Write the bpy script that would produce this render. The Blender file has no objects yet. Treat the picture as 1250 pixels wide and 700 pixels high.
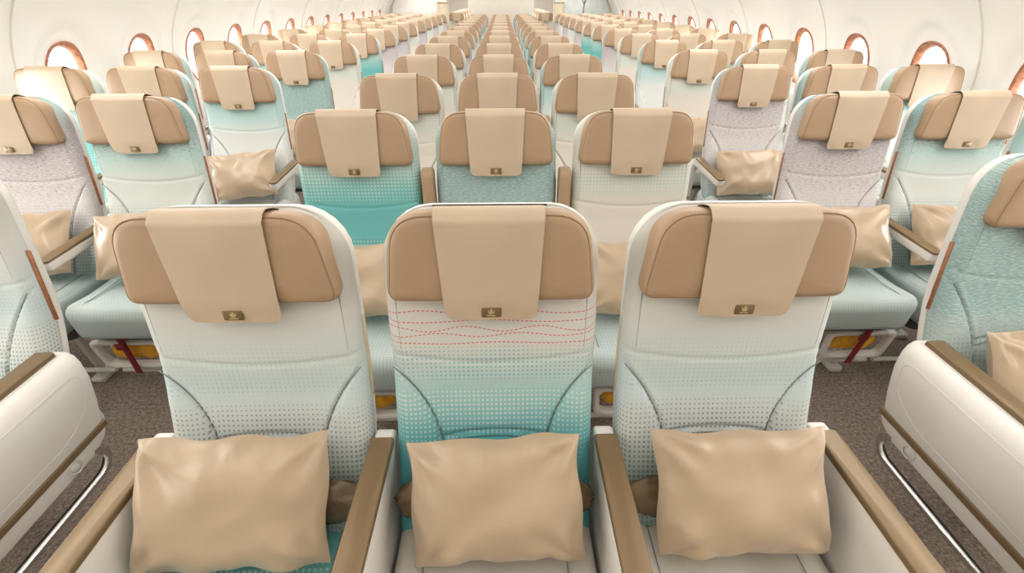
import bpy, math, random
from mathutils import Vector, noise
from math import sin, cos, pi, sqrt, exp
random.seed(7)
S = bpy.context.scene
C = S.collection

# ------------------------------------------------------------------ camera, sky, lights, exposure
CAM = (0.028, 0.0, 1.482)
cd = bpy.data.cameras.new('camera'); cam = bpy.data.objects.new('camera', cd); C.objects.link(cam)
cam.location = CAM
cam.rotation_euler = (math.radians(90 - 34.55), 0, -math.radians(1.123))
cd.sensor_fit = 'HORIZONTAL'; cd.sensor_width = 36; cd.lens = 36 * 513.68 / 1250; cd.clip_start = 0.02
S.camera = cam
S.view_settings.view_transform = 'Standard'; S.view_settings.look = 'None'
S.view_settings.gamma = 1; S.view_settings.use_curve_mapping = False
S.view_settings.exposure = -0.14
S.cycles.max_bounces = 6; S.cycles.diffuse_bounces = 4; S.cycles.caustics_reflective = False; S.cycles.caustics_refractive = False
S.cycles.use_denoising = True
S.cycles.sample_clamp_indirect = 6

def lin(c):
    return tuple(((v / 255) / 12.92 if v / 255 <= .04045 else ((v / 255 + .055) / 1.055) ** 2.4) for v in c)
def rgba(c): return lin(c) + (1,)

W = bpy.data.worlds.new('sky'); S.world = W; W.use_nodes = True
bg = W.node_tree.nodes['Background']; bg.inputs[0].default_value = (1, .985, .96, 1); bg.inputs[1].default_value = 2.5

def area(name, loc, rot, sx, sy, power, col):
    l = bpy.data.lights.new(name, 'AREA'); l.shape = 'RECTANGLE'; l.size = sx; l.size_y = sy
    l.energy = power; l.color = col
    o = bpy.data.objects.new(name, l); o.location = loc; o.rotation_euler = rot; C.objects.link(o)
    return o
# daylight outside both rows of windows
area('daylight', (-3.5, 6.0, 1.35), (0, -math.radians(80), 0), 1.2, 14, 1500, (1, .98, .95))
area('daylight', (3.5, 6.0, 1.35), (0, math.radians(80), 0), 1.2, 14, 1000, (1, .98, .96))
# cabin ceiling lights along the two aisles and over the middle block
for x in (-1.05, 1.05):
    area('ceiling_strip_light', (x, 5.8, 2.13), (0, 0, 0), .35, 12.6, 50, (1, .98, .955))
area('ceiling_strip_light', (0, 5.8, 2.16), (0, 0, 0), .5, 12.6, 38, (1, .98, .955))
for sd in (-1, 1):      # cove lights washing the side walls above the windows
    area('cove_light', (sd * 2.02, 5.8, 1.98), (0, sd * math.radians(28), 0), .12, 12.6, 118, (1, .97, .93))
area('ceiling_strip_light', (0, 15.6, 2.13), (0, 0, 0), 3, 6.2, 260, (1, .98, .955))

# ------------------------------------------------------------------ materials
def newmat(name):
    m = bpy.data.materials.new(name); m.use_nodes = True
    return m, m.node_tree, m.node_tree.nodes['Principled BSDF']
class N:
    def __init__(s, nt): s.nt = nt
    def node(s, t, **k):
        n = s.nt.nodes.new(t)
        for a, b in k.items(): setattr(n, a, b)
        return n
    def put(s, sock, v):
        if isinstance(v, bpy.types.NodeSocket): s.nt.links.new(v, sock)
        else: sock.default_value = v
    def m(s, op, a, b=0.0, c=None):
        n = s.node('ShaderNodeMath', operation=op); s.put(n.inputs[0], a); s.put(n.inputs[1], b)
        if c is not None: s.put(n.inputs[2], c)
        return n.outputs[0]
    def ramp(s, fac, stops, interp='LINEAR'):
        n = s.node('ShaderNodeValToRGB'); n.color_ramp.interpolation = interp; s.put(n.inputs[0], fac)
        e = n.color_ramp.elements
        while len(e) > 1: e.remove(e[-1])
        for i, (p, c) in enumerate(stops):
            el = e[0] if i == 0 else e.new(p)
            el.position = p; el.color = c if isinstance(c, tuple) else (c, c, c, 1)
        return n.outputs[0]
    def mix(s, f, a, b):
        n = s.node('ShaderNodeMix', data_type='RGBA'); s.put(n.inputs[0], f); s.put(n.inputs[6], a); s.put(n.inputs[7], b)
        return n.outputs[2]
    def maprange(s, v, a, b, c=0.0, d=1.0):
        n = s.node('ShaderNodeMapRange'); s.put(n.inputs[0], v)
        for i, q in enumerate((a, b, c, d)): s.put(n.inputs[i + 1], q)
        return n.outputs[0]
    def noise(s, vec, scale, detail=2, rough=.5):
        n = s.node('ShaderNodeTexNoise'); s.put(n.inputs['Vector'], vec); n.inputs['Scale'].default_value = scale
        n.inputs['Detail'].default_value = detail; n.inputs['Roughness'].default_value = rough
        return n.outputs['Fac']
    def vec(s, x, y, z=0.0):
        n = s.node('ShaderNodeCombineXYZ'); s.put(n.inputs[0], x); s.put(n.inputs[1], y); s.put(n.inputs[2], z)
        return n.outputs[0]
    def bump(s, h, strength, dist):
        n = s.node('ShaderNodeBump'); s.put(n.inputs['Height'], h); n.inputs['Strength'].default_value = strength
        n.inputs['Distance'].default_value = dist
        return n.outputs[0]

def plain(name, c, rough=.5, metal=0, var=.06, vscale=6, bump=0, bscale=300, spec=.5, sheen=0):
    m, nt, p = newmat(name); n = N(nt)
    co = n.node('ShaderNodeTexCoord').outputs['Object']
    k = n.noise(co, vscale, 3)
    a = rgba(tuple(v * (1 - var) for v in c)); b = rgba(tuple(min(255, v * (1 + var)) for v in c))
    n.put(p.inputs['Base Color'], n.ramp(k, [(.3, a), (.7, b)]))
    p.inputs['Roughness'].default_value = rough; p.inputs['Metallic'].default_value = metal
    p.inputs['Specular IOR Level'].default_value = spec
    if sheen: p.inputs['Sheen Weight'].default_value = sheen
    if bump: n.put(p.inputs['Normal'], n.bump(n.noise(co, bscale, 2), bump, .002))
    return m

def zs(stops):   # stops given in metres of height -> 0..1 of .40 .. 1.20
    return [((z - .40) / .8, (rgba(c) if isinstance(c, tuple) else c)) for z, c in stops]

def fabric(name, base, dots=None, dotcol=None, streak=None, red=False, pitch=.0125):
    m, nt, p = newmat(name); n = N(nt)
    uv = n.node('ShaderNodeUVMap').outputs[0]
    sp = n.node('ShaderNodeSeparateXYZ'); n.put(sp.inputs[0], uv); U, V = sp.outputs[0], sp.outputs[1]
    h = n.maprange(V, .40, 1.20)
    col = n.ramp(h, zs(base))
    if streak:
        c2, amount = streak
        sn = n.noise(n.vec(n.m('MULTIPLY', U, 55), n.m('MULTIPLY', V, 430)), 1.0, 3, .6)
        am = n.ramp(h, zs(amount))
        f = n.maprange(sn, n.m('SUBTRACT', .66, n.m('MULTIPLY', am, .30)), n.m('SUBTRACT', .74, n.m('MULTIPLY', am, .30)))
        col = n.mix(n.m('MULTIPLY', f, n.m('GREATER_THAN', am, .01)), col, rgba(c2))
    if dots:
        fu = n.m('SUBTRACT', n.m('FRACT', n.m('DIVIDE', n.m('ADD', U, 5), pitch)), .5)
        fv = n.m('SUBTRACT', n.m('FRACT', n.m('DIVIDE', V, pitch)), .5)
        d = n.m('MAXIMUM', n.m('ABSOLUTE', fu), n.m('ABSOLUTE', fv))
        R = n.ramp(h, zs(dots))
        jit = n.noise(n.vec(n.m('MULTIPLY', U, 9), n.m('MULTIPLY', V, 9)), 1.0, 1)
        R2 = n.m('MULTIPLY', R, n.maprange(jit, .3, .7, .8, 1.2))
        mk = n.maprange(d, n.m('SUBTRACT', R2, .06), n.m('ADD', R2, .06), 1.0, 0.0)
        mk = n.m('MULTIPLY', mk, n.m('GREATER_THAN', R, .02))
        col = n.mix(mk, col, n.ramp(h, zs(dotcol)))
    if red:
        tot = None
        for i, z in enumerate((.945, .925, .907, .893, .874)):
            w = n.m('SUBTRACT', n.m('SUBTRACT', V, z), n.m('MULTIPLY', n.m('SINE', n.m('ADD', n.m('MULTIPLY', U, (32, 24, 40, 36, 28)[i]), i * 1.9)), (.004, .003, .006, .004, .002)[i]))
            a = n.m('LESS_THAN', n.m('ABSOLUTE', w), .0012)
            b = n.m('LESS_THAN', n.m('FRACT', n.m('ADD', n.m('DIVIDE', n.m('ADD', U, 5), .0095), i * .37)), .62)
            k = n.m('MULTIPLY', a, b); tot = k if tot is None else n.m('MAXIMUM', tot, k)
        col = n.mix(n.m('MULTIPLY', tot, .85), col, rgba((214, 70, 84)))
    wv = n.noise(n.vec(n.m('MULTIPLY', U, 900), n.m('MULTIPLY', V, 900)), 1.0, 1)
    col = n.mix(n.maprange(wv, .35, .65, 0, .10), col, rgba((120, 125, 122)))
    n.put(p.inputs['Base Color'], col)
    p.inputs['Roughness'].default_value = .85; p.inputs['Specular IOR Level'].default_value = .25
    n.put(p.inputs['Normal'], n.bump(wv, .25, .001))
    return m

PALE = (216, 212, 202); MINT = (196, 211, 205); TEAL = (86, 172, 176); GREYT = (126, 150, 148)
FAB = {
 'mint': fabric('mint_dotted_fabric', [(.45, (150, 176, 172)), (.58, (178, 193, 188)), (.68, (203, 208, 207)), (.78, (190, 205, 206)), (.86, (200, 207, 206)), (.95, (206, 206, 202)), (1.06, (190, 189, 181)), (1.13, (188, 185, 177)), (1.16, (206, 201, 191))],  # greyer stops below the cream rim: shade beside the headrest painted in
     [(.45, .42), (.58, .32), (.64, .24), (.70, .17), (.73, .12), (.745, 0.0), (.77, .20), (.86, .16), (.90, 0.0)],
     [(.5, (124, 146, 144)), (.62, (140, 152, 148)), (.69, (150, 146, 142)), (.72, (142, 146, 144)), (.78, (176, 194, 190)), (1, (190, 203, 199))], pitch=.0105),
 'frost': fabric('frosted_teal_fabric', [(.45, (150, 178, 174)), (.60, (186, 198, 194)), (.75, (206, 210, 205)), (.82, (204, 208, 203)), (.93, (178, 202, 198)), (1.0, (166, 184, 180)), (1.06, (150, 170, 166)), (1.16, (140, 166, 162))],
     [(.45, .40), (.60, .30), (.72, .14), (.75, 0.0)], [(.5, (130, 158, 156)), (.7, (160, 172, 168))],
     streak=((118, 146, 143), [(.86, 0.0), (.93, .25), (1.0, .6), (1.16, .75)])),
 'wave': fabric('teal_fade_fabric', [(.45, (84, 164, 170)), (.62, (88, 166, 172)), (.67, (104, 174, 178)), (.73, (142, 188, 188)), (.80, (184, 203, 202)), (.87, (208, 208, 204)), (.98, (211, 207, 202)), (1.05, (196, 192, 184)), (1.13, (190, 186, 178)), (1.16, (206, 201, 191))],  # upper stops darkened to paint the shade around the headrest, rim left cream
     [(.60, 0.0), (.635, .16), (.68, .26), (.73, .30), (.755, .22), (.775, .0), (.79, .22), (.84, .22), (.875, .10), (.89, 0.0)],
     [(.6, (140, 188, 190)), (.68, (172, 200, 198)), (.76, (200, 212, 206)), (.775, (200, 212, 206)), (.785, (128, 178, 178)), (.88, (150, 182, 178))], red=True, pitch=.0100),
 'teal': fabric('teal_fabric', [(.45, (132, 188, 185)), (.70, (104, 174, 172)), (.83, (104, 174, 171)), (.90, (122, 180, 175)), (1.0, (170, 196, 188)), (1.15, (190, 196, 188))],
     [(.45, .3), (.70, .22), (.73, 0.0), (.84, 0.0), (.86, .18), (.95, .32), (1.1, .36)],
     [(.5, (190, 214, 208)), (.9, (176, 208, 202)), (1.1, (205, 206, 198))]),
 'speckle': fabric('speckled_teal_fabric', [(.45, (186, 194, 190)), (.7, (180, 192, 189)), (1.15, (176, 188, 183))],
     [(.45, .2), (.66, .22), (.72, 0.0)], [(.5, (150, 178, 176)), (.7, (150, 178, 176))],
     streak=((136, 168, 167), [(.45, .1), (.66, .25), (.75, .8), (.95, .75), (1.15, .65)])),
 'cream': fabric('cream_fabric', [(.45, (212, 206, 196)), (.83, (213, 206, 195)), (.90, (204, 208, 198)), (1.0, (214, 210, 200)), (1.15, (196, 200, 190))],
     [(.83, 0.0), (.86, .12), (.93, .22), (1.0, .15), (1.03, 0.0)], [(.8, (186, 198, 190)), (1, (176, 194, 188))]),
 'lilac': fabric('lilac_streaked_fabric', [(.45, (190, 196, 194)), (.62, (204, 203, 200)), (.8, (206, 200, 199)), (1.0, (192, 186, 187)), (1.06, (168, 176, 172)), (1.15, (128, 168, 164))],
     [(.45, .4), (.60, .30), (.72, .14), (.75, 0.0)], [(.5, (146, 176, 174)), (.7, (165, 172, 176))],
     streak=((166, 155, 160), [(.62, 0.0), (.70, .25), (.85, .55), (1.0, .60), (1.15, .5)])),
 'ice': fabric('ice_white_fabric', [(.45, (204, 212, 210)), (.7, (212, 215, 212)), (.80, (212, 215, 212)), (.90, (180, 206, 204)), (.96, (172, 200, 198)), (1.04, (170, 186, 182)), (1.16, (160, 178, 174))],
     [(.45, .2), (.55, 0.0)], [(.5, (170, 190, 190))]),
}
FABWORD = {'frost': 'frosty pale teal', 'mint': 'pale mint dotted', 'wave': 'teal-fading red-waved', 'teal': 'solid teal', 'speckle': 'speckled grey-teal', 'cream': 'cream', 'lilac': 'lilac-streaked', 'ice': 'ice-white'}

M_tan = plain('tan_leather', (164, 136, 107), .42, var=.03, bump=.15, bscale=420)
M_cover = plain('pale_tan_cover', (188, 168, 144), .5, var=.025, bump=.12, bscale=500)
M_pillow = plain('tan_satin_pillow', (180, 158, 131), .30, var=.03, bump=.05, bscale=600, sheen=.2)
M_bag = plain('bronze_film', (112, 92, 68), .26, var=.15, vscale=14)
M_bronze = plain('bronze_trim', (124, 103, 74), .34, metal=.25, var=.03)
M_white = plain('warm_white_plastic', (222, 218, 212), .4, var=.015)
M_shell = plain('grey_white_plastic', (206, 203, 196), .45, var=.02)
M_copper = plain('copper_trim', (156, 104, 72), .4, metal=.2, var=.12, vscale=60)
M_seam = plain('grey_seam_thread', (128, 138, 136), .8)
M_tseam = plain('brown_seam_thread', (142, 114, 84), .7)
M_chrome = plain('brushed_chrome', (210, 210, 208), .18, metal=1, var=.02)
M_dark = plain('dark_grey_metal', (84, 80, 76), .5, metal=.3)
M_patch = plain('dark_bronze_patch', (112, 92, 58), .4, metal=.2, var=.08, vscale=120)
M_emblem = plain('pale_gold_thread', (176, 154, 112), .5)
M_yellow = plain('yellow_vest', (232, 166, 40), .5, var=.12, vscale=30)
M_redstrap = plain('dark_red_strap', (120, 24, 30), .7)
M_cabin = plain('warm_white_lining', (243, 240, 235), .45, var=.01, vscale=1.5)
M_panel = plain('grey_cream_panel', (222, 216, 203), .5, var=.01)
M_blue = plain('pale_blue_panel', (210, 216, 214), .5, var=.03)
M_tree = plain('grey_brown_print', (150, 142, 132), .7)
M_beige = plain('beige_laminate', (206, 192, 164), .5)
M_trimtan = plain('tan_edge_trim', (204, 188, 160), .5)
M_windowrim = plain('copper_window_rim', (168, 112, 84), .38, metal=.15, var=.2, vscale=50)
m, nt, p = newmat('window_pane'); n = N(nt)
tr = n.node('ShaderNodeBsdfTransparent'); gl = n.node('ShaderNodeBsdfGlossy'); gl.inputs['Roughness'].default_value = .05
mx = n.node('ShaderNodeMixShader'); mx.inputs[0].default_value = .04
nt.links.new(tr.outputs[0], mx.inputs[1]); nt.links.new(gl.outputs[0], mx.inputs[2]); nt.links.new(mx.outputs[0], nt.nodes['Material Output'].inputs[0])
M_pane = m
m, nt, p = newmat('carpet'); n = N(nt)
co = n.node('ShaderNodeTexCoord').outputs['Object']
k = n.noise(co, 85, 4, .85)
n.put(p.inputs['Base Color'], n.ramp(k, [(.30, rgba((62, 53, 48))), (.48, rgba((124, 110, 99))), (.60, rgba((152, 137, 125))), (.75, rgba((206, 192, 180)))]))
p.inputs['Roughness'].default_value = .95; n.put(p.inputs['Normal'], n.bump(n.noise(co, 230, 3), .8, .006)); M_carpet = m

# ------------------------------------------------------------------ mesh helpers
class MB:
    def __init__(s): s.v = []; s.f = []; s.mi = []; s.cur = 0
    def face(s, ids): s.f.append(tuple(ids)); s.mi.append(s.cur)
    def grid(s, fn, nu, nv, cu=False):
        b = len(s.v); cols = nu if cu else nu + 1
        for j in range(nv + 1):
            for i in range(cols): s.v.append(tuple(fn(i / nu, j / nv)))
        for j in range(nv):
            for i in range(nu):
                a = b + j * cols + i; a2 = b + j * cols + (i + 1) % cols
                s.face((a, a2, a2 + cols, a + cols))
        return b, cols
    def rings(s, rings, cap0=True, cap1=True):
        b = len(s.v); n_ = len(rings[0])
        for r in rings: s.v.extend(tuple(q) for q in r)
        for j in range(len(rings) - 1):
            for i in range(n_):
                a = b + j * n_ + i; a2 = b + j * n_ + (i + 1) % n_
                s.face((a, a2, a2 + n_, a + n_))
        for cap, j in ((cap0, 0), (cap1, len(rings) - 1)):
            if cap:
                o = b + j * n_; c = len(s.v)
                s.v.append(tuple(sum(s.v[o + i][k] for i in range(n_)) / n_ for k in range(3)))
                for i in range(n_):
                    s.face((o + (i + 1) % n_, o + i, c) if j == 0 else (o + i, o + (i + 1) % n_, c))
    def tube(s, pts, r, seg=8, closed=False):
        pts = [Vector(q) for q in pts]; L = len(pts); rs = []
        up = None
        for i, q in enumerate(pts):
            a = pts[(i - 1) % L] if (i > 0 or closed) else q; c = pts[(i + 1) % L] if (i < L - 1 or closed) else q
            t = (c - a).normalized()
            if up is None: up = Vector((0, 0, 1)) if abs(t.z) < .9 else Vector((0, 1, 0))
            x = t.cross(up).normalized(); y = x.cross(t).normalized(); up = y
            rr = r[i] if isinstance(r, (list, tuple)) else r
            rs.append([q + x * rr * cos(2 * pi * k / seg) + y * rr * sin(2 * pi * k / seg) for k in range(seg)])
        if closed: rs.append(rs[0])
        s.rings(rs, not closed, not closed)
    def slab(s, outline, place, t, fil, crown=0, nf=4, ninner=3, backfil=None, wob=None):
        bf = fil if backfil is None else backfil
        O = [Vector(q) for q in outline]; L = len(O)
        ar = sum(O[i].x * O[(i + 1) % L].y - O[(i + 1) % L].x * O[i].y for i in range(L))
        if ar < 0: O.reverse()
        nrm = []
        for i in range(L):
            d = O[(i + 1) % L] - O[i - 1]; nrm.append(Vector((d.y, -d.x)).normalized())
        c = sum(O, Vector((0, 0))) / L
        def off(d): return [O[i] - nrm[i] * d for i in range(L)]
        R = []
        def add(pts, z): R.append([Vector(place(q.x, q.y, z)) for q in pts])
        inn = off(bf)
        for k in range(1, ninner): add([c + (q - c) * k / ninner for q in inn], 0)
        for k in range(nf + 1):
            a = pi / 2 * k / nf; add(off(bf * (1 - sin(a))), bf * (1 - cos(a)))
        for k in range(nf + 1):
            a = pi / 2 * k / nf; add(off(fil * (1 - cos(a))), t - fil + fil * sin(a))
        inn = off(fil)
        for k in range(ninner - 1, 0, -1):
            u = k / ninner; add([c + (q - c) * u for q in inn], t + crown * (1 - u * u))
        s.rings(R)
    def box(s, x0, x1, y0, y1, z0, z1, bev=.004):
        o = rrect(x0, x1, y0, y1, min(bev * 2, (x1 - x0) * .45, (y1 - y0) * .45), 3)
        s.slab(o, lambda a, b, c: (a, b, z0 + c), z1 - z0, min(bev, (z1 - z0) * .45), nf=2, ninner=1)
    def build(s, name, mat, parent=None, uv=None, sharp=50):
        me = bpy.data.meshes.new(name); me.from_pydata(s.v, [], s.f); me.update()
        mats = mat if isinstance(mat, (list, tuple)) else [mat]
        for q in mats: me.materials.append(q)
        if len(mats) > 1: me.polygons.foreach_set('material_index', s.mi)
        me.polygons.foreach_set('use_smooth', [True] * len(me.polygons))
        me.set_sharp_from_angle(angle=math.radians(sharp))
        if uv:
            l = me.uv_layers.new(name='UVMap')
            for lp in me.loops: l.data[lp.index].uv = uv(me.vertices[lp.vertex_index].co)
        o = bpy.data.objects.new(name, me); C.objects.link(o)
        if parent: o.parent = parent
        return o

def rrect(x0, x1, y0, y1, r, n_=5):
    P = []
    for cx, cy, a0 in ((x1 - r, y0 + r, -pi / 2), (x1 - r, y1 - r, 0), (x0 + r, y1 - r, pi / 2), (x0 + r, y0 + r, pi)):
        for k in range(n_ + 1):
            a = a0 + pi / 2 * k / n_; P.append((cx + r * cos(a), cy + r * sin(a)))
    return P
def dense(P, step):
    out = []
    for i in range(len(P)):
        a = Vector(P[i]); b = Vector(P[(i + 1) % len(P)]); k = max(1, int((b - a).length / step))
        for j in range(k): out.append(tuple(a + (b - a) * j / k))
    return out
def roundpoly(P, R, n_=5):
    out = []; L = len(P)
    for i in range(L):
        p = Vector(P[i]); a = (Vector(P[i - 1]) - p); b = (Vector(P[(i + 1) % L]) - p); r = R[i] if isinstance(R, (list, tuple)) else R
        p0 = p + a.normalized() * r; p1 = p + b.normalized() * r
        for k in range(n_ + 1):
            t = k / n_; q = p0.lerp(p, t).lerp(p.lerp(p1, t), t); out.append((q.x, q.y))
    return out

def empty(name, loc, rz=0):
    o = bpy.data.objects.new(name, None); o.location = loc; o.rotation_euler = (0, 0, rz); o.empty_display_size = .05; C.objects.link(o)
    return o
def tag(o, label, cat, group=None):
    o['label'] = label; o['category'] = cat
    if group: o['group'] = group
    return o
def struct(o): o['kind'] = 'structure'; return o
def copy_tree(root):
    r = root.copy(); C.objects.link(r)
    for ch in root.children:
        c = ch.copy(); C.objects.link(c); c.parent = r
        for g in ch.children:
            d = g.copy(); C.objects.link(d); d.parent = c
    return r

# ------------------------------------------------------------------ the cabin shell
Y0, Y1, YEND = -.75, 12.45, 20.0
def wx(z):
    if z > .9: return 2.81 - .756 * (z - .9) ** 2
    return 2.81 - .32 * (.9 - z) ** 2
b = MB(); b.box(-2.75, 2.75, Y0, YEND, -.06, 0, .002); struct(b.build('floor', M_carpet))
ZC, WA, WB = 1.03, .150, .222          # window centre height and outer half sizes of its rim
PW = {-1: .697, 1: .690}; WY0 = {-1: 3.10, 1: 3.00}
def wins(sd):
    k0 = -int((WY0[sd] - Y0 - .2) / PW[sd])
    return [WY0[sd] + k * PW[sd] for k in range(k0, 13)]
def sup(a, A, B, e=2.35):
    ca, sa = cos(a), sin(a)
    r = (abs(ca / A) ** e + abs(sa / B) ** e) ** (-1 / e)
    return r * ca, r * sa
for sd in (-1, 1):
    nm = 'left' if sd < 0 else 'right'
    b = MB(); ZL, ZH = .72, 1.50
    W_ = wins(sd); pw = PW[sd]
    for yi in W_:
        NA, NR = 64, 12
        hx, up, dn = pw / 2, ZH - ZC, ZC - ZL
        RIM = [(hx, -dn + (up + dn) * k / 16) for k in range(16)] + [(hx - 2 * hx * k / 16, up) for k in range(16)] + [(-hx, up - (up + dn) * k / 16) for k in range(16)] + [(-hx + 2 * hx * k / 16, -dn) for k in range(16)]
        def fn(u, t):
            bx, bz = RIM[int(u * 64 + .5) % 64]
            ex, ez = sup(math.atan2(bz, bx), WA, WB)
            q = t ** 1.3
            yy, zz = ex + (bx - ex) * q, ez + (bz - ez) * q
            rr = sqrt((yy / .25) ** 2 + (zz / .34) ** 2)
            dish = .022 * max(0, 1 - max(0, (rr - .62) / .42)) if rr < 1.04 else 0
            dish = .018 / (1 + exp((rr - .93) * 40))
            return (sd * (wx(ZC + zz) + dish), yi + yy, ZC + zz)
        b.grid(fn, NA, NR, cu=True)
    ya, yb = W_[0] - pw / 2, W_[-1] + pw / 2
    def strip(z0, z1, y0, y1, nz):
        b.grid(lambda u, v: (sd * wx(z0 + (z1 - z0) * v), y0 + (y1 - y0) * u, z0 + (z1 - z0) * v), 2, nz)
    strip(0, ZL, Y0, YEND, 10); strip(ZH, 1.75, Y0, YEND, 4)
    strip(ZL, ZH, Y0, ya, 8); strip(ZL, ZH, yb, YEND, 8)
    # upper lining curving in to the ceiling
    x0, z0 = wx(1.75), 1.75
    b.grid(lambda u, v: (sd * (x0 - (x0 - 1.5) * (1 - cos(v * pi / 2)) ** .9), Y0 + (YEND - Y0) * u, z0 + .45 * sin(v * pi / 2)), 2, 8)
    wl = struct(b.build('wall_' + nm, M_cabin))
    # panel joints between every second pair of windows
    for j, yi in enumerate(W_):
        if (j - (-int(-(WY0[sd] - W_[0]) / pw + .5))) % 2 == 0:
            yj = yi + pw / 2; t = MB()
            t.tube([(sd * (wx(z) - .001), yj, z) for z in [i * .07 for i in range(26)]], .005, 6)
            struct(t.build('trim_1', M_panel))
    # windows: copper rim and pane
    for j, yi in enumerate(W_):
        r = MB()
        prof = [(1.0, .004), (.985, -.008), (.93, -.006), (.90, .000), (.88, .008), (.85, .018), (.84, .030)]
        def fr(u, t):
            i = min(int(t * 6 + .5), 6); k, dx = prof[i]
            yy, zz = sup(2 * pi * u, WA * k + .003, WB * k + .003)
            return (sd * (wx(ZC + zz) + .016 + dx), yi + yy, ZC + zz)
        r.grid(fr, 64, 6, cu=True)
        w = struct(r.build('window_%d' % (j + 1 + (30 if sd > 0 else 0)), M_windowrim))
        g = MB()
        g.slab([sup(2 * pi * k / 48, WA * .86, WB * .87) for k in range(48)], lambda a, bb, c: (sd * (wx(ZC + bb) + .040 + c), yi + a, ZC + bb), .004, .001, nf=1, ninner=3)
        g.build('pane', M_pane, w)
b = MB(); b.box(-1.55, 1.55, Y0, YEND, 2.19, 2.24, .01); struct(b.build('ceiling', M_cabin))
b = MB(); b.box(-2.85, 2.85, Y0 - .06, Y0, 0, 2.25); struct(b.build('wall_front', M_panel))
b = MB(); b.box(-2.85, 2.85, YEND, YEND + .06, 0, 2.25); struct(b.build('wall_back', M_panel))
b = MB(); b.box(-.80, .80, 12.30, 12.36, 0, 2.19, .01); struct(b.build('wall_centre', M_panel))

def side_partition(sd, mat):
    rt = empty('cabin_partition', (sd * 2.0, 12.45, 0)); o = rt
    b = MB()
    P = [(sd * -.66, 0), (sd * .52, 0), (sd * .80, .5), (sd * .80, .95), (sd * .70, 1.3), (sd * .50, 1.6), (sd * .28, 1.9), (sd * .05, 2.1), (sd * -.66, 2.19)]
    if sd < 0: P = P[::-1]
    b.slab(P, lambda a, c, d: (a, .03 - d, c), .05, .006, nf=2, ninner=1); b.build('panel', mat, rt, sharp=30)
    t = MB(); t.tube([(sd * .76, -.03, .6), (sd * .76, -.03, .95), (sd * .66, -.03, 1.3), (sd * .46, -.03, 1.6), (sd * .24, -.03, 1.9)], .013, 8); t.build('edge_trim', M_trimtan, rt)
    t = MB(); t.box(sd * -.58 - .13, sd * -.58 + .13, -.10, .03, 0, 1.36, .03); t.build('end_post', M_beige, rt)
    t = MB(); t.box(sd * -.58 - .14, sd * -.58 + .14, -.11, .04, 1.36, 1.39, .01); t.build('post_cap', M_trimtan, rt)
    return rt
r = side_partition(-1, M_cabin); tag(r, 'plain white cabin partition with beige end post behind the last rows', 'partition')
r = side_partition(1, M_blue); tag(r, 'pale blue cabin partition printed with a bare tree', 'partition')
t = MB()
def br(p0, ang, L, w, d):
    p1 = (p0[0] + L * sin(ang), p0[1] + L * cos(ang))
    nx, nz = cos(ang) * w, -sin(ang) * w
    i = len(t.v)
    for (q, s_) in ((p0, 1), (p1, .65)):
        for e in (-1, 1):
            for yy in (-.022, -.026): t.v.append((q[0] + e * nx * s_, yy, q[1] + e * nz * s_))
    for f in ((0, 1, 5, 4), (2, 6, 7, 3), (0, 4, 6, 2), (1, 3, 7, 5), (0, 2, 3, 1), (4, 5, 7, 6)): t.face([i + k for k in f])
    if d:
        for da in (-.55, .1, .6): br(p1, ang + da + random.uniform(-.15, .15), L * .68, w * .62, d - 1)
br((.02, .78), .05, .56, .022, 4)
t.build('tree_print', M_tree, r)

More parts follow.
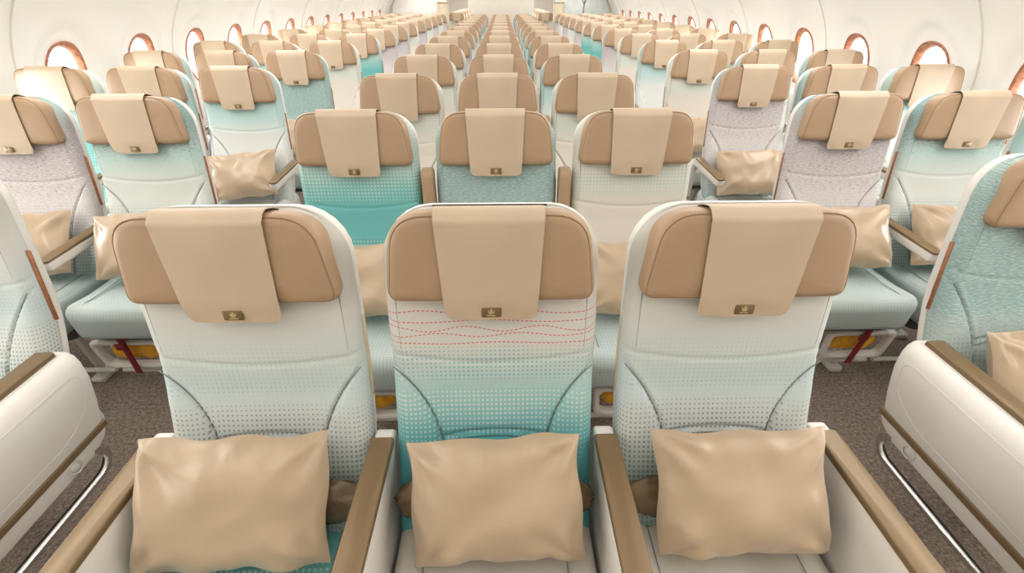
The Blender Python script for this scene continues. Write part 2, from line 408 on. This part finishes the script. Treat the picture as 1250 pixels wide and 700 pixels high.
# ------------------------------------------------------------------ seat parts (local: +y backwards, headrest front at y = 0, floor z = 0)
BW = .2225
def byf(z): return -.025 + .22 * (z - .85) - .5 * max(0, .78 - z) ** 1.5
def seamx(z):
    q = max(0, (z - .60) / .225); return .112 + .11 * q ** 1.9
def backrest_mesh(hi):
    b = MB(); NU, NV = (80, 170) if hi else (22, 28)
    z0, z1, r = .455, 1.147, .105
    def hw(z):
        d = z - (z1 - r)
        w = BW if d <= 0 else BW - r + sqrt(max(0, r * r - d * d))
        return w - .006 * max(0, (z - .9)) / .25
    def zz(v): return z0 + (z1 - z0) * (1 - (1 - v) ** 1.25)
    def front(u, v):
        z = zz(v); s_ = 2 * u - 1
        s_ = math.copysign(1 - (1 - abs(s_)) ** 1.35, s_)
        x = s_ * hw(z)
        ed = (hw(z) - abs(x)); et = z1 - z; e = min(ed, et * 1.0)
        roll = .030 * (1 - sqrt(max(0, 1 - (1 - min(1, max(0, e) / .034)) ** 2)))
        y = byf(z)
        # bolsters outside the curved seams, dished centre
        if z < .86:
            k = min(1, max(0, (.86 - z) / .12)); dx = abs(x) - seamx(z)
            y -= k * .014 / (1 + exp(-dx / .012)) 
            y += k * .012 * exp(-(dx / .0045) ** 2)
        cx_ = exp(-(x / .13) ** 4)
        for zq, dp in ((.826, .003), (.668, .006), (.652, .006), (.555, .006)):
            za = zq + .02 * (x / .2) ** 2 if zq > .8 else zq - .012 * (x / .12) ** 2
            y += dp * exp(-((z - za) / .005) ** 2) * (1 if zq > .8 else 1 / (1 + exp((abs(x) - seamx(z)) / .004)))
        if z < .82: y -= .010 * cx_ * exp(-((z - .60) / .09) ** 2)
        if z > .96: y += .010 * exp(-(x / .17) ** 6) * min(1, (z - .96) / .05)
        return (x, y + roll, z)
    b.grid(front, NU, NV)
    # side and back
    bd = [(0, j / NV) for j in range(NV, -1, -1)]
    loop = [front(0, 1 - j / NV) for j in range(NV + 1)] + [front(i / NU, 0) for i in range(1, NU + 1)] + [front(1, j / NV) for j in range(1, NV + 1)] + [front(1 - i / NU, 1) for i in range(1, NU)]
    rings = []
    for k, (dy, sc) in enumerate(((0, 1), (.004, 1.0), (.014, 1.0), (.020, .985), (.022, .95))):
        rings.append([(x * sc, y if k == 0 else byf(z) + .028 + dy, .8 + (z - .8) * (1 - (1 - sc) * .6)) for x, y, z in loop])
    b.rings(rings, False, True)
    return b
def back_shell_mesh():
    b = MB(); z0, z1 = .40, 1.14
    o = rrect(-.219, .219, z0, z1, .10, 6)
    b.slab(dense(o, .05), lambda a, z, c: (a, byf(z) + .074 - c, z), .030, .010, nf=3, ninner=2)
    return b
def seams(parent):
    t = MB()
    def P(x, z):
        y = byf(z) - .0028
        k = min(1, max(0, (.86 - z) / .12)); y += k * (-.007 + .0115) - .010 * exp(-(x / .13) ** 4) * exp(-((z - .60) / .09) ** 2) * (z < .82)
        return (x, y, z)
    for s_ in (-1, 1):
        t.tube([P(s_ * seamx(z), z) for z in [.48 + .34 * i / 28 for i in range(29)]], .0013, 5)
    rim = []
    for i in range(61):
        u = i / 60
        if u < .3: q = (-.196, .86 + .19 * u / .3)
        elif u > .7: q = (.196, .86 + .19 * (1 - u) / .3)
        else:
            a = pi * (u - .3) / .4; q = (-.196 + .08 * (1 - cos(a)) if a < pi / 2 else .196 - .08 * (1 + cos(a)), 1.05 + .078 * abs(sin(a)) ** .8)
            if abs(a - pi / 2) < .25: q = (-.116 + .232 * (a - pi / 2 + .25) / .5, 1.128)
            else: q = (math.copysign(.196 - .08 * (1 - abs(cos(a))), q[0]), q[1])
        rim.append((q[0], byf(q[1]) + .0018, q[1]))
    t.tube(rim, .0013, 5)
    t.build('seam', M_seam, parent)
HO = roundpoly([(-.210, .980), (.210, .980), (.186, 1.164), (-.186, 1.164)], [.034, .034, .07, .07], 7)
def hy(z): return .004 - .16 * (1.17 - z)       # headrest front plane
HT = .058
def headrest_mesh(hi):
    b = MB(); o = dense(HO, .02 if hi else .06)
    b.slab(o, lambda a, z, c: (a, hy(z) + HT - c + .05 * max(0, abs(a) - .12) ** 1 * .25, z - .25 * (HT - c) * max(0, (z - 1.07) / .09)), HT, .022, crown=.003, nf=5 if hi else 3, ninner=4 if hi else 2, backfil=.012)
    return b
def headrest_seam(parent):
    t = MB(); O = [Vector(q) for q in dense(HO, .02)]; L = len(O); pts = []
    for i in range(L):
        d = (O[(i + 1) % L] - O[i - 1]).normalized(); q = O[i] + Vector((-d.y, d.x)) * .008
        pts.append((q.x, hy(q.y) + .0055 + .0125 * max(0, abs(q.x) - .12), q.y))
    t.tube(pts, .0014, 5, closed=True)
    t.build('piping', M_tseam, parent)
def cover_path():
    P = [(HT + .008, 1.10), (HT + .006, 1.148), (HT - .008, 1.1565), (.036, 1.162), (.020, 1.1665), (.008, 1.1635), (hy(1.15) - .0062, 1.150)]
    for z in (1.13, 1.09, 1.05, 1.02, .995): P.append((hy(z) - .0075, z))
    P += [(hy(.98) - .006, .98), (hy(.965) - .004, .965), (hy(.95) - .003, .95)]
    return P
CP = cover_path()
def cover_mesh(hi):
    b = MB(); n_ = len(CP); NX = 14 if hi else 4
    def pt(u, v, off):
        f = v * (n_ - 1); i = min(int(f), n_ - 2); k = f - i
        y = CP[i][0] * (1 - k) + CP[i + 1][0] * k; z = CP[i][1] * (1 - k) + CP[i + 1][1] * k
        s_ = 2 * u - 1; w = .102 - .010 * max(0, (1.17 - z)) / .2
        if v > .90:
            d = (v - .90) / .10; w -= .012 * (1 - sqrt(max(0, 1 - d * d)))
        y += .0015 * sin(s_ * 5 + z * 40) * max(0, min(1, (1.0 - z) / .03)) - off + .002 * s_ * s_ * (1 if z < 1.15 else 0)
        return (s_ * w, y, z + (off if v < .35 else 0))
    NV = (n_ - 1) * (3 if hi else 1)
    b.grid(lambda u, v: pt(u, v, .0018), NX, NV)
    b.grid(lambda u, v: pt(1 - u, v, -.0004), NX, NV)
    # edges
    b.grid(lambda u, v: pt(0, v, -.0004 + .0022 * u), 1, NV); b.grid(lambda u, v: pt(1, v, .0018 - .0022 * u), 1, NV)
    b.grid(lambda u, v: pt(u, 1, .0018 - .0022 * v), NX, 1); b.grid(lambda u, v: pt(1 - u, 0, .0018 - .0022 * v), NX, 1)
    return b
def label_mesh(hi):
    b = MB(); cz = .968
    pl = lambda a, z, c: (a, hy(z) - .006 - c, z)
    b.slab(rrect(-.0195, .0195, cz - .0105, cz + .0105, .002, 2), pl, .0016, .0005, nf=1, ninner=1)
    if hi:   # stitched emblem: plume over a short scroll
        b.cur = 1
        def dr(cx, cz_, rx, rz, lean):
            o = [(cx + rx * sin(a) * (1 - .35 * cos(a)) + lean * rz * cos(a), cz_ + rz * cos(a)) for a in [2 * pi * k / 14 for k in range(14)]]
            b.slab(o, lambda a, z, c: (a, hy(z) - .0074 - c, z), .0008, .0002, nf=1, ninner=1)
        dr(0, cz + .002, .0028, .0062, .1); dr(-.0042, cz + .0005, .0017, .0042, -.35); dr(.0042, cz + .0005, .0017, .0042, .45)
        b.slab(rrect(-.009, .009, cz - .0078, cz - .0056, .0009, 2), lambda a, z, c: (a, hy(z) - .0074 - c, z), .0007, .0002, nf=1, ninner=1)
    return b
def cushion_mesh(hi):
    b = MB()
    o = dense(rrect(-.222, .222, -.50, -.06, .05, 5), .04 if hi else .1)
    def place(a, y, c):
        lift = .02 * max(0, (-y - .36) / .14) if y < -.36 else 0
        drop = -.02 * max(0, (-y - .44) / .06) ** 2 if y < -.44 else 0
        g = 0
        if c > .09:
            bx = abs(a) - .155
            g = .010 / (1 + exp(-bx / .01)) - .006 * exp(-(bx / .006) ** 2)
        return (a, y, .325 + c * 1.0 + (lift + drop) * (c / .14) + g)
    b.slab(o, place, .14, .038, crown=.006, nf=6, ninner=12 if hi else 4)
    return b
def cush_seam(parent):
    t = MB()
    for s_ in (-1, 1):
        t = MB(); t.tube([(s_ * .155, y, .474 + (.012 * (-y - .36) / .14 if y < -.36 else 0)) for y in [-.44 + .34 * i / 10 for i in range(11)]], .0016, 5)
        t.build('seam', M_seam, parent)
def uv_back(co): return (co.x + (co.y - byf(co.z)) * (1 if co.x > 0 else -1) * (1 if abs(co.x) > .2 else 0), co.z)
def uv_cush(co): return (co.x, .46 + (co.y + .52) * 1.0 + (co.z - .47) * 1.0)

def bar_armrest(parent, x, up=False, y_off=0):
    a = MB()
    if up:   # folded up between the backrests
        a.slab(roundpoly([(-.02, .56), (.055, .56), (.105, .965), (.035, .965)], [.02, .02, .03, .03], 5), lambda p_, z, c: (x - .022 + c, p_ - .06, z), .044, .010, nf=3, ninner=1)
        return a.build('armrest', M_tan, parent)
    # lowered: slim bar with a support curving down at the back
    a.slab(roundpoly([(-.40, .606), (-.04, .618), (-.03, .654), (-.40, .643)], [.014, .012, .012, .014], 5), lambda y, z, c: (x - .021 + c, y, z), .042, .008, nf=3, ninner=1)
    o = a.build('armrest', M_white, parent)
    c = MB(); c.tube([(x, -.09, .628), (x, -.055, .626), (x, -.03, .612), (x, -.016, .585), (x, -.012, .54), (x, -.012, .40)], [.016, .021, .024, .024, .024, .024], 10)
    c.build('support', M_white, o)
    c = MB(); c.slab(rrect(x - .0235, x + .0235, -.405, -.055, .018, 4), lambda p_, y, q: (p_, y, .642 + q + .015 * (y + .4) / .35), .012, .005, nf=3, ninner=1)
    c.build('armrest_cap', M_bronze, o)
    return o
def console(parent, x, wide=.052, aisle=0, white_end=True):
    """fixed front-row armrest: deep white body with a bronze cap; aisle = -1/1 bulges out on that side"""
    a = MB(); y0, y1 = -.66, -.075
    if aisle:
        def sec(k):   # closed section in (out, z)
            return [(-.015, .652), (.004, .650), (.026, .638), (.040, .615), (.046, .57), (.036, .49), (.014, .405), (-.040, .405), (-.042, .5), (-.046, .645), (-.04, .652)]
        R = []
        for k, y in enumerate((y0, y0 + .006, y0 + .02, -.5, -.4, -.3, -.2, y1 - .05, y1 - .022, y1 - .007, y1)):
            e = {0: .75, 1: .92, 9: .90, 10: .68, 8: .98}.get(k, 1)
            R.append([(x + aisle * (q if k < 8 else q * e if q > 0 else q), y - (.05 * (.65 - z) / .245 if k > 6 else 0), .405 + (z - .405) * (1 if e == 1 else .9 + .1 * e)) for q, z in sec(k)])
        a.rings(R)
        o = a.build('armrest', M_white, parent, sharp=40)
        t = MB(); xo = x + aisle * .0455      # inlaid outline on the outer panel
        P = roundpoly([(y0 + .05, .442), (y1 - .16, .442), (y1 - .06, .51), (y1 - .045, .605), (y0 + .05, .605)], [.02, .05, .05, .03, .02], 6)
        def ox(z): return x + aisle * ((.014 + .022 * (z - .405) / .085 if z < .49 else .036 + .010 * (z - .49) / .08 if z < .57 else .046 - .006 * (z - .57) / .045) + .0004)
        t.tube([(ox(z), y, z) for y, z in dense(P, .03)], .0012, 5, closed=True); t.build('panel_line', M_white, o)
        t = MB(); t.box(min(x - aisle * .04, x + aisle * .019), max(x - aisle * .04, x + aisle * .019), y0, y1 - .046, .385, .407, .003); t.build('bronze_strip', M_bronze, o)
        t = MB()
        R = []
        for k, y in enumerate((y0, -.5, -.3, y1 - .125, y1 - .095, y1 - .07, y1 - .055)):
            lo = {6: .365, 5: .35, 4: .34}.get(k, .330)
            R.append([(x + aisle * .012, y, .386), (x + aisle * .008, y, lo + .01), (x + aisle * .003, y, lo), (x - aisle * .036, y, lo), (x - aisle * .038, y, .386)])
        t.rings(R); t.build('skirt', M_white, o, sharp=40)
        t = MB(); cy, cz = -.255, .358
        t.tube([(x + aisle * .0115, cy + .019 * cos(a_), cz + .019 * sin(a_)) for a_ in [2 * pi * k / 20 for k in range(20)]], .0022, 6, closed=True)
        t.slab([(.015 * cos(2 * pi * k / 18), .015 * sin(2 * pi * k / 18)) for k in range(18)], lambda p_, q, c: (x + aisle * (.0075 + c), cy + p_, cz + q), .004, .001, nf=1, ninner=1)
        t.build('recline_button', M_shell, o)
        t = MB(); xb = x - aisle * .004
        pts = [(xb, y1 - .13, .36), (xb, y1 - .10, .325)] + [(xb, y1 - .09 - .06 * (1 - cos(q)), .31 - .055 * sin(q)) for q in [pi / 2 * k / 6 for k in range(7)]]
        pts += [(xb, y, .254) for y in (y1 - .22, y1 - .35, y0 + .05)] + [(xb, y0 + .02, .285), (xb, y0 + .03, .37)]
        t.tube(pts, .0125, 10); t.build('kick_bar', M_chrome, o)
    else:
        a.slab(roundpoly([(y0, .30), (y1, .30), (y1 + .01, .655), (y0, .655)], [.03, .02, .012, .03], 4), lambda y, z, c: (x - wide / 2 + .003 + c, y, z), wide - .006, .008, nf=3, ninner=1)
        o = a.build('armrest', M_white, parent)
    c = MB(); cx_ = x - aisle * .028; e = -.022 if white_end else 0
    c.slab(rrect(cx_ - wide / 2, cx_ + wide / 2, y0 - .004, y1 + e, .006, 4), lambda p_, y, q: (p_, y, .647 + q), .018, .004, nf=3, ninner=1)
    c.build('armrest_cap', M_bronze, o)
    return o
def under(parent, hi, vest=None):
    f = MB(); f.slab(rrect(-.205, .205, -.44, -.13, .03, 3), lambda a, y, c: (a, y, .285 + c), .045, .008, nf=2, ninner=1); f.build('seat_frame', M_dark, parent)
    for y in (-.36, -.22):
        l = MB(); l.tube([(.12, y, .29), (.12, y + (.0 if y < -.3 else .1), .02)], .016, 8)
        l.box(.09, .15, y + (-.05 if y < -.3 else .04), y + (.09 if y < -.3 else .20), 0, .025, .005); l.build('leg', M_shell, parent)
    t = MB(); t.tube([(-.235, -.40, .075), (.235, -.40, .075)], .011, 8)
    t.tube([(-.225, -.40, .075), (-.225, -.38, .30)], .008, 6); t.build('luggage_bar', M_white, parent)
def vest_tray(parent, dx):
    a = MB(); yy = -.452
    R = []
    for (mg, d) in ((0, .02), (0, .006), (.004, 0), (.016, 0), (.021, .006), (.021, .03)):
        o = roundpoly([(-.138 + mg + dx, .135 + mg), (.138 - mg + dx, .135 + mg), (.150 - mg + dx, .285 - mg), (-.150 + mg + dx, .285 - mg)], .026, 5)
        R.append([(p_, yy + d, z) for p_, z in o])
    a.rings(R, False, False)
    a.slab(rrect(-.135 + dx, .135 + dx, .14, .285, .02, 4), lambda p_, z, c: (p_, yy + .11 - c, z), .012, .003, nf=1, ninner=1)
    o = a.build('life_vest_tray', M_white, parent)
    s_ = MB(); s_.slab([(dx - .018, .11), (dx + .012, .11), (dx + .020, .31), (dx - .010, .31)], lambda p_, z, c: (p_ + .006 * sin(z * 50), yy - .004 - c, z), .003, .001, nf=1, ninner=1)
    s_.slab(rrect(dx - .028, dx + .014, .25, .285, .006, 3), lambda p_, z, c: (p_, yy - .008 - c, z), .006, .002, nf=1, ninner=1)
    s_.build('strap', M_redstrap, o)

# shared meshes: one of each, one material variant per fabric
def protos(hi):
    D = {}
    bb, cc = backrest_mesh(hi), cushion_mesh(hi)
    for k, m_ in FAB.items():
        D['back', k] = bb.build('backrest', m_, None, uv_back).data
        D['cush', k] = cc.build('cushion', m_, None, uv_cush).data
    D['shell'] = back_shell_mesh().build('back_shell', M_white).data
    D['head'] = headrest_mesh(hi).build('headrest', M_tan).data
    D['cover'] = cover_mesh(hi).build('headrest_cover', M_cover).data
    D['patch'] = label_mesh(hi).build('patch', [M_patch, M_emblem]).data
    t = MB(); t.slab(roundpoly([(byf(.72) + .036, .72), (byf(.72) + .047, .715), (byf(.915) + .047, .915), (byf(.915) + .036, .92)], .003, 2), lambda y, z, c: (c, y, z), .004, .001, nf=1, ninner=1)
    D['trim'] = t.build('side_trim', M_copper).data; D['tantrim'] = t.build('side_trim', M_trimtan).data
    e = empty('tmp', (0, 0, 0))
    def made(fn, *a):
        b4 = set(o.name for o in C.objects); fn(*a)
        return sorted([o for o in C.objects if o.name not in b4], key=lambda o: o.name)
    D['bseam'] = made(seams, e)[0].data; D['piping'] = made(headrest_seam, e)[0].data
    D['cseam'], D['cseam2'] = [o.data for o in made(cush_seam, e)]
    D['under'] = [(o.name.split('.')[0], o.data) for o in made(under, e, hi)]
    for o in list(e.children): bpy.data.objects.remove(o)
    bpy.data.objects.remove(e)
    for o in list(C.objects):
        if o.name not in KEEP: bpy.data.objects.remove(o)
    return D
KEEP = set(o.name for o in C.objects)
HI = protos(True); LO = protos(False)
def inst(name, data, parent):
    o = bpy.data.objects.new(name, data); C.objects.link(o); o.parent = parent; return o
def make_seat(hi, back, cush, loc, detail, trim='trim', nobar=False, legx=0):
    D = HI if hi else LO
    r = empty('airline_seat', loc)
    k = inst('cushion', D['cush', cush], r); 
    bk = inst('backrest', D['back', back], r)
    inst('back_shell', D['shell'], r)
    h = inst('headrest', D['head'], r); c = inst('headrest_cover', D['cover'], r)
    inst('patch', D['patch'], c)
    if detail:
        inst('seam', D['cseam'], k); inst('seam', D['cseam2'], k); inst('seam', D['bseam'], bk); inst('piping', D['piping'], h)
        for s_ in (-1, 1):
            t = inst('side_trim', D[trim], r); t.location.x = s_ * .2215 - (.004 if s_ < 0 else 0) + (0 if s_ > 0 else .001)
    for nm, d in D['under']:
        if nm == 'luggage_bar' and nobar: continue
        q = inst(nm, d, r)
        if nm == 'leg' and nobar: q.location.x = legx
    return r

ORD = ['front', 'second', 'third', 'fourth', 'fifth', 'sixth', 'seventh', 'eighth', 'ninth', 'tenth', 'eleventh', 'twelfth', 'thirteenth', 'last']
RP, RY, SX = .82, .692, .505
mixf = ['cream', 'lilac', 'ice', 'speckle', 'mint', 'cream', 'ice']
CEN = {0: ('mint', 'wave', 'mint'), 1: ('teal', 'speckle', 'cream'), 2: ('cream', 'mint', 'cream'), 3: ('cream', 'ice', 'ice')}
CENC = {0: ('teal', 'cream', 'cream'), 1: ('speckle', 'cream', 'speckle')}
LEFT = {0: ('mint', 'ice', 'ice'), 1: ('frost', 'lilac', 'ice'), 2: ('ice', 'ice', 'teal'), 3: ('speckle', 'lilac', 'ice'), 4: ('cream', 'ice', 'ice'), 5: ('teal', 'ice', 'ice'), 6: ('lilac', 'cream', 'ice')}
RIGHT = {0: ('speckle', 'ice', 'ice'), 1: ('lilac', 'frost', 'ice'), 2: ('lilac', 'speckle', 'ice'), 3: ('cream', 'ice', 'ice'), 4: ('ice', 'ice', 'ice'), 5: ('cream', 'lilac', 'ice'), 6: ('lilac', 'ice', 'ice'), 7: ('teal', 'ice', 'ice'), 8: ('teal', 'cream', 'ice')}
SIDEC = {0: 'mint', 1: 'speckle'}
seat_at = {}
for k in range(14):
    det = k < 6
    for j, x in enumerate((-SX, 0, SX)):
        f = CEN.get(k, tuple(mixf[(k * 3 + q) % 7] for q in range(3)))[j]
        cf = CENC.get(k, ('cream',) * 3)[j]
        r = make_seat(k < 3, f, cf, (x, RY + RP * k, 0), det, 'tantrim', nobar=k == 0)
        tag(r, '%s %s seat, %s row of the middle block' % (FABWORD[f], ('left-hand', 'centre', 'right-hand')[j], ORD[k]), 'seat', 'seats of the middle block')
        seat_at['c', k, j] = r
        if k == 0:
            console(r, -SX / 2)
            if j == 2: console(r, SX / 2)
        else:
            bar_armrest(r, -SX / 2, up=(j > 0))
            if j == 2: bar_armrest(r, SX / 2)
        if k == 1 and j != 1: vest_tray(r, 0)
    for sd, T in ((-1, LEFT), (1, RIGHT)):
        for j, x in enumerate((1.485, 1.99, 2.495)):
            f = T.get(k, ('lilac' if k % 2 else 'cream', 'ice', 'ice'))[j]
            r = make_seat(k < 3, f, SIDEC.get(k, 'ice'), (sd * x + (.02 if k == 0 and sd > 0 else 0), RY + .295 + RP * k, 0), det, nobar=k == 0, legx=(.1 if sd > 0 else -.34) if j == 0 else 0)
            tag(r, '%s %s seat, %s row, block along the %s wall' % (FABWORD[f], ('aisle', 'middle', 'window')[j], ORD[k], 'left' if sd < 0 else 'right'), 'seat', 'seats along the %s wall' % ('left' if sd < 0 else 'right'))
            seat_at[sd, k, j] = r
            xa = -sd * .2525
            if k == 0 and j == 0: console(r, xa - (.012 if sd > 0 else 0), aisle=-sd)
            else: bar_armrest(r, xa if j < 2 or True else xa)
            if k == 1 and j == 0: vest_tray(r, sd * .10)
for sd in (-1, 1):
    for k in range(5):
        r = make_seat(False, 'cream', 'cream', (sd * 1.15, 12.95 + .8 * k, 0), False)
        bar_armrest(r, -sd * .25)
        tag(r, 'cream seat beyond the %s aisle, %s behind the partition' % ('left' if sd < 0 else 'right', ('first', 'second', 'third', 'fourth', 'fifth')[k]), 'seat', 'seats of the next cabin')

# ------------------------------------------------------------------ pillows, blankets, life vests
def pillow_mesh(seed, w=.19, h=.135, t=.052):
    b = MB(); NU, NV = 44, 34
    def pt(u, v, s_):
        a, c = 2 * u - 1, 2 * v - 1
        k = (max(0, 1 - a ** 4) ** .6) * (max(0, 1 - c ** 4) ** .6)
        px = w * (a - .025 * a * (1 - c * c)) * (1 + .02 * sin(c * 5 + seed)); pz = h * (c - .03 * c * (1 - a * a)) + .004 * sin(a * 7 + seed * 2)
        q = Vector((a * 1.6 + seed * 3.1, c * 1.3, s_ * 2.0))
        wr = noise.noise(q * 1.0) * .014 - abs(noise.noise(q * 1.3 + Vector((9, 2, 4)))) * .006
        # radial folds running in from corners
        for (ca, cc) in ((-1, -1), (1, -1), (1, 1), (-1, 1)):
            da, dc = a - ca, (c - cc) * .75; d = sqrt(da * da + dc * dc); an = math.atan2(dc, da)
            wr += .0115 * sin(an * 8 + seed + ca * 2 + cc) * exp(-(d / .55) ** 2) * min(1, d * 3)
        wr += .0055 * sin(a * 14 + seed + 3 * noise.noise(Vector((a * 2, seed, 0)))) * exp(-((1 - abs(c)) / .22) ** 2)
        return (px, -s_ * (t * k + wr * min(1, k * 2.2)) + .004 * sin(a * 9 + seed) * (1 - k), pz)
    b.grid(lambda u, v: pt(u, v, 1), NU, NV); b.grid(lambda u, v: pt(1 - u, v, -1), NU, NV)
    # hem around the edge
    def rim(u, v, e):
        q = pt(u, v, 1); return q
    return b
PM = []
for i in range(4):
    o = pillow_mesh(i * 1.7 + .4).build('pillow', M_pillow, sharp=180); PM.append(o.data); bpy.data.objects.remove(o)
def pillow(seat, label, var, dx=0, lean=38, rz=0, tilt=0, dy=0, dz=0, sc=1):
    L = seat.location
    o = bpy.data.objects.new('pillow', PM[var]); C.objects.link(o)
    o.rotation_euler = (math.radians(-lean), math.radians(tilt), math.radians(rz)); o.scale = (sc, sc, sc)
    o.location = (L.x + dx, L.y - .222 + dy, .628 + dz)
    tag(o, label, 'pillow', 'tan pillows on the seats'); return o
pillow(seat_at['c', 0, 0], 'tan satin pillow on the left seat of the front middle row', 0, dx=-.028, tilt=2, rz=3, sc=1.0)
pillow(seat_at['c', 0, 1], 'tan satin pillow against the teal-fading seat in front', 1, dx=.004, tilt=-4, sc=.94, dz=-.004)
pillow(seat_at['c', 0, 2], 'tan satin pillow on the right seat of the front middle row', 2, dx=.012, tilt=-.5, sc=.95, dz=.004)
pillow(seat_at['c', 1, 0], 'tan pillow on the solid teal seat of the second middle row', 3)
pillow(seat_at['c', 1, 2], 'tan pillow on the cream seat of the second middle row', 0)
pillow(seat_at[1, 0, 0], 'tan pillow on the front aisle seat by the right wall', 1, dx=.02)
for k in (1, 2, 3):
    for sd in (-1, 1):
        for j in (0, 1):
            if k == 3 and j: continue
            pillow(seat_at[sd, k, j], 'tan pillow on the %s seat of the %s row along the %s wall' % (('aisle', 'middle')[j], ORD[k], 'left' if sd < 0 else 'right'), (k + j + (sd > 0)) % 4,
                   dx=sd * (-.0 if j == 0 else 0), rz=-sd * 6, tilt=random.uniform(-5, 5))
def blanket_mesh(seed):
    b = MB(); NU, NV = 40, 28
    def fn(u, v):
        a = 2 * u - 1 if True else 0
        th = 2 * pi * v; x = .222 * a
        e = max(0, 1 - abs(a) ** 6) ** .5
        q = Vector((a * 3.5 + seed, cos(th) * 1.3, sin(th) * 1.3))
        r = 1 + .28 * noise.noise(q * 1.3) + .20 * noise.noise(q * 3.4)
        return (x + .01 * noise.noise(q * 3), .028 * cos(th) * r * (e * .85 + .15), .062 * sin(th) * r * (e * .9 + .1))
    b.grid(lambda u, v: fn(v, u), NV, NU, cu=True)
    return b
for j, w in enumerate(('left', 'centre', 'right')):
    L = seat_at['c', 0, j].location
    o = blanket_mesh(j * 5.3).build('blanket', M_bag, sharp=180); o.location = (L.x, L.y - .180, .546); o.rotation_euler = (-.12, 0, 0)
    tag(o, 'folded blanket in bronze wrap tucked behind the pillow on the %s front seat' % w, 'blanket', 'wrapped blankets on the front row')
def vest(L, dx, label):
    b = MB(); NU = 20
    R = []
    for i in range(NU + 1):
        u = i / NU; x = -.104 + .208 * u; e = max(.12, (1 - abs(2 * u - 1) ** 5)) ** .5
        R.append([(x + dx, -.412 + .022 * cos(a) * e + .004 * sin(x * 90), .205 + .042 * sin(a) * e + .003 * sin(x * 60 + a * 2)) for a in [2 * pi * k / 14 for k in range(14)]])
    b.rings(R); o = b.build('life_vest', M_yellow); o.location = (L.x, L.y, 0); tag(o, label, 'life vest', 'life vests under the seats')
vest(seat_at[-1, 1, 0].location, -.10, 'yellow life vest in its tray under the second-row aisle seat, left block')
vest(seat_at[1, 1, 0].location, .10, 'yellow life vest in its tray under the second-row aisle seat, right block')
vest(seat_at['c', 1, 0].location, 0, 'yellow life vest under the solid teal seat of the middle block')
vest(seat_at['c', 1, 2].location, 0, 'yellow life vest under the second-row cream seat of the middle block')
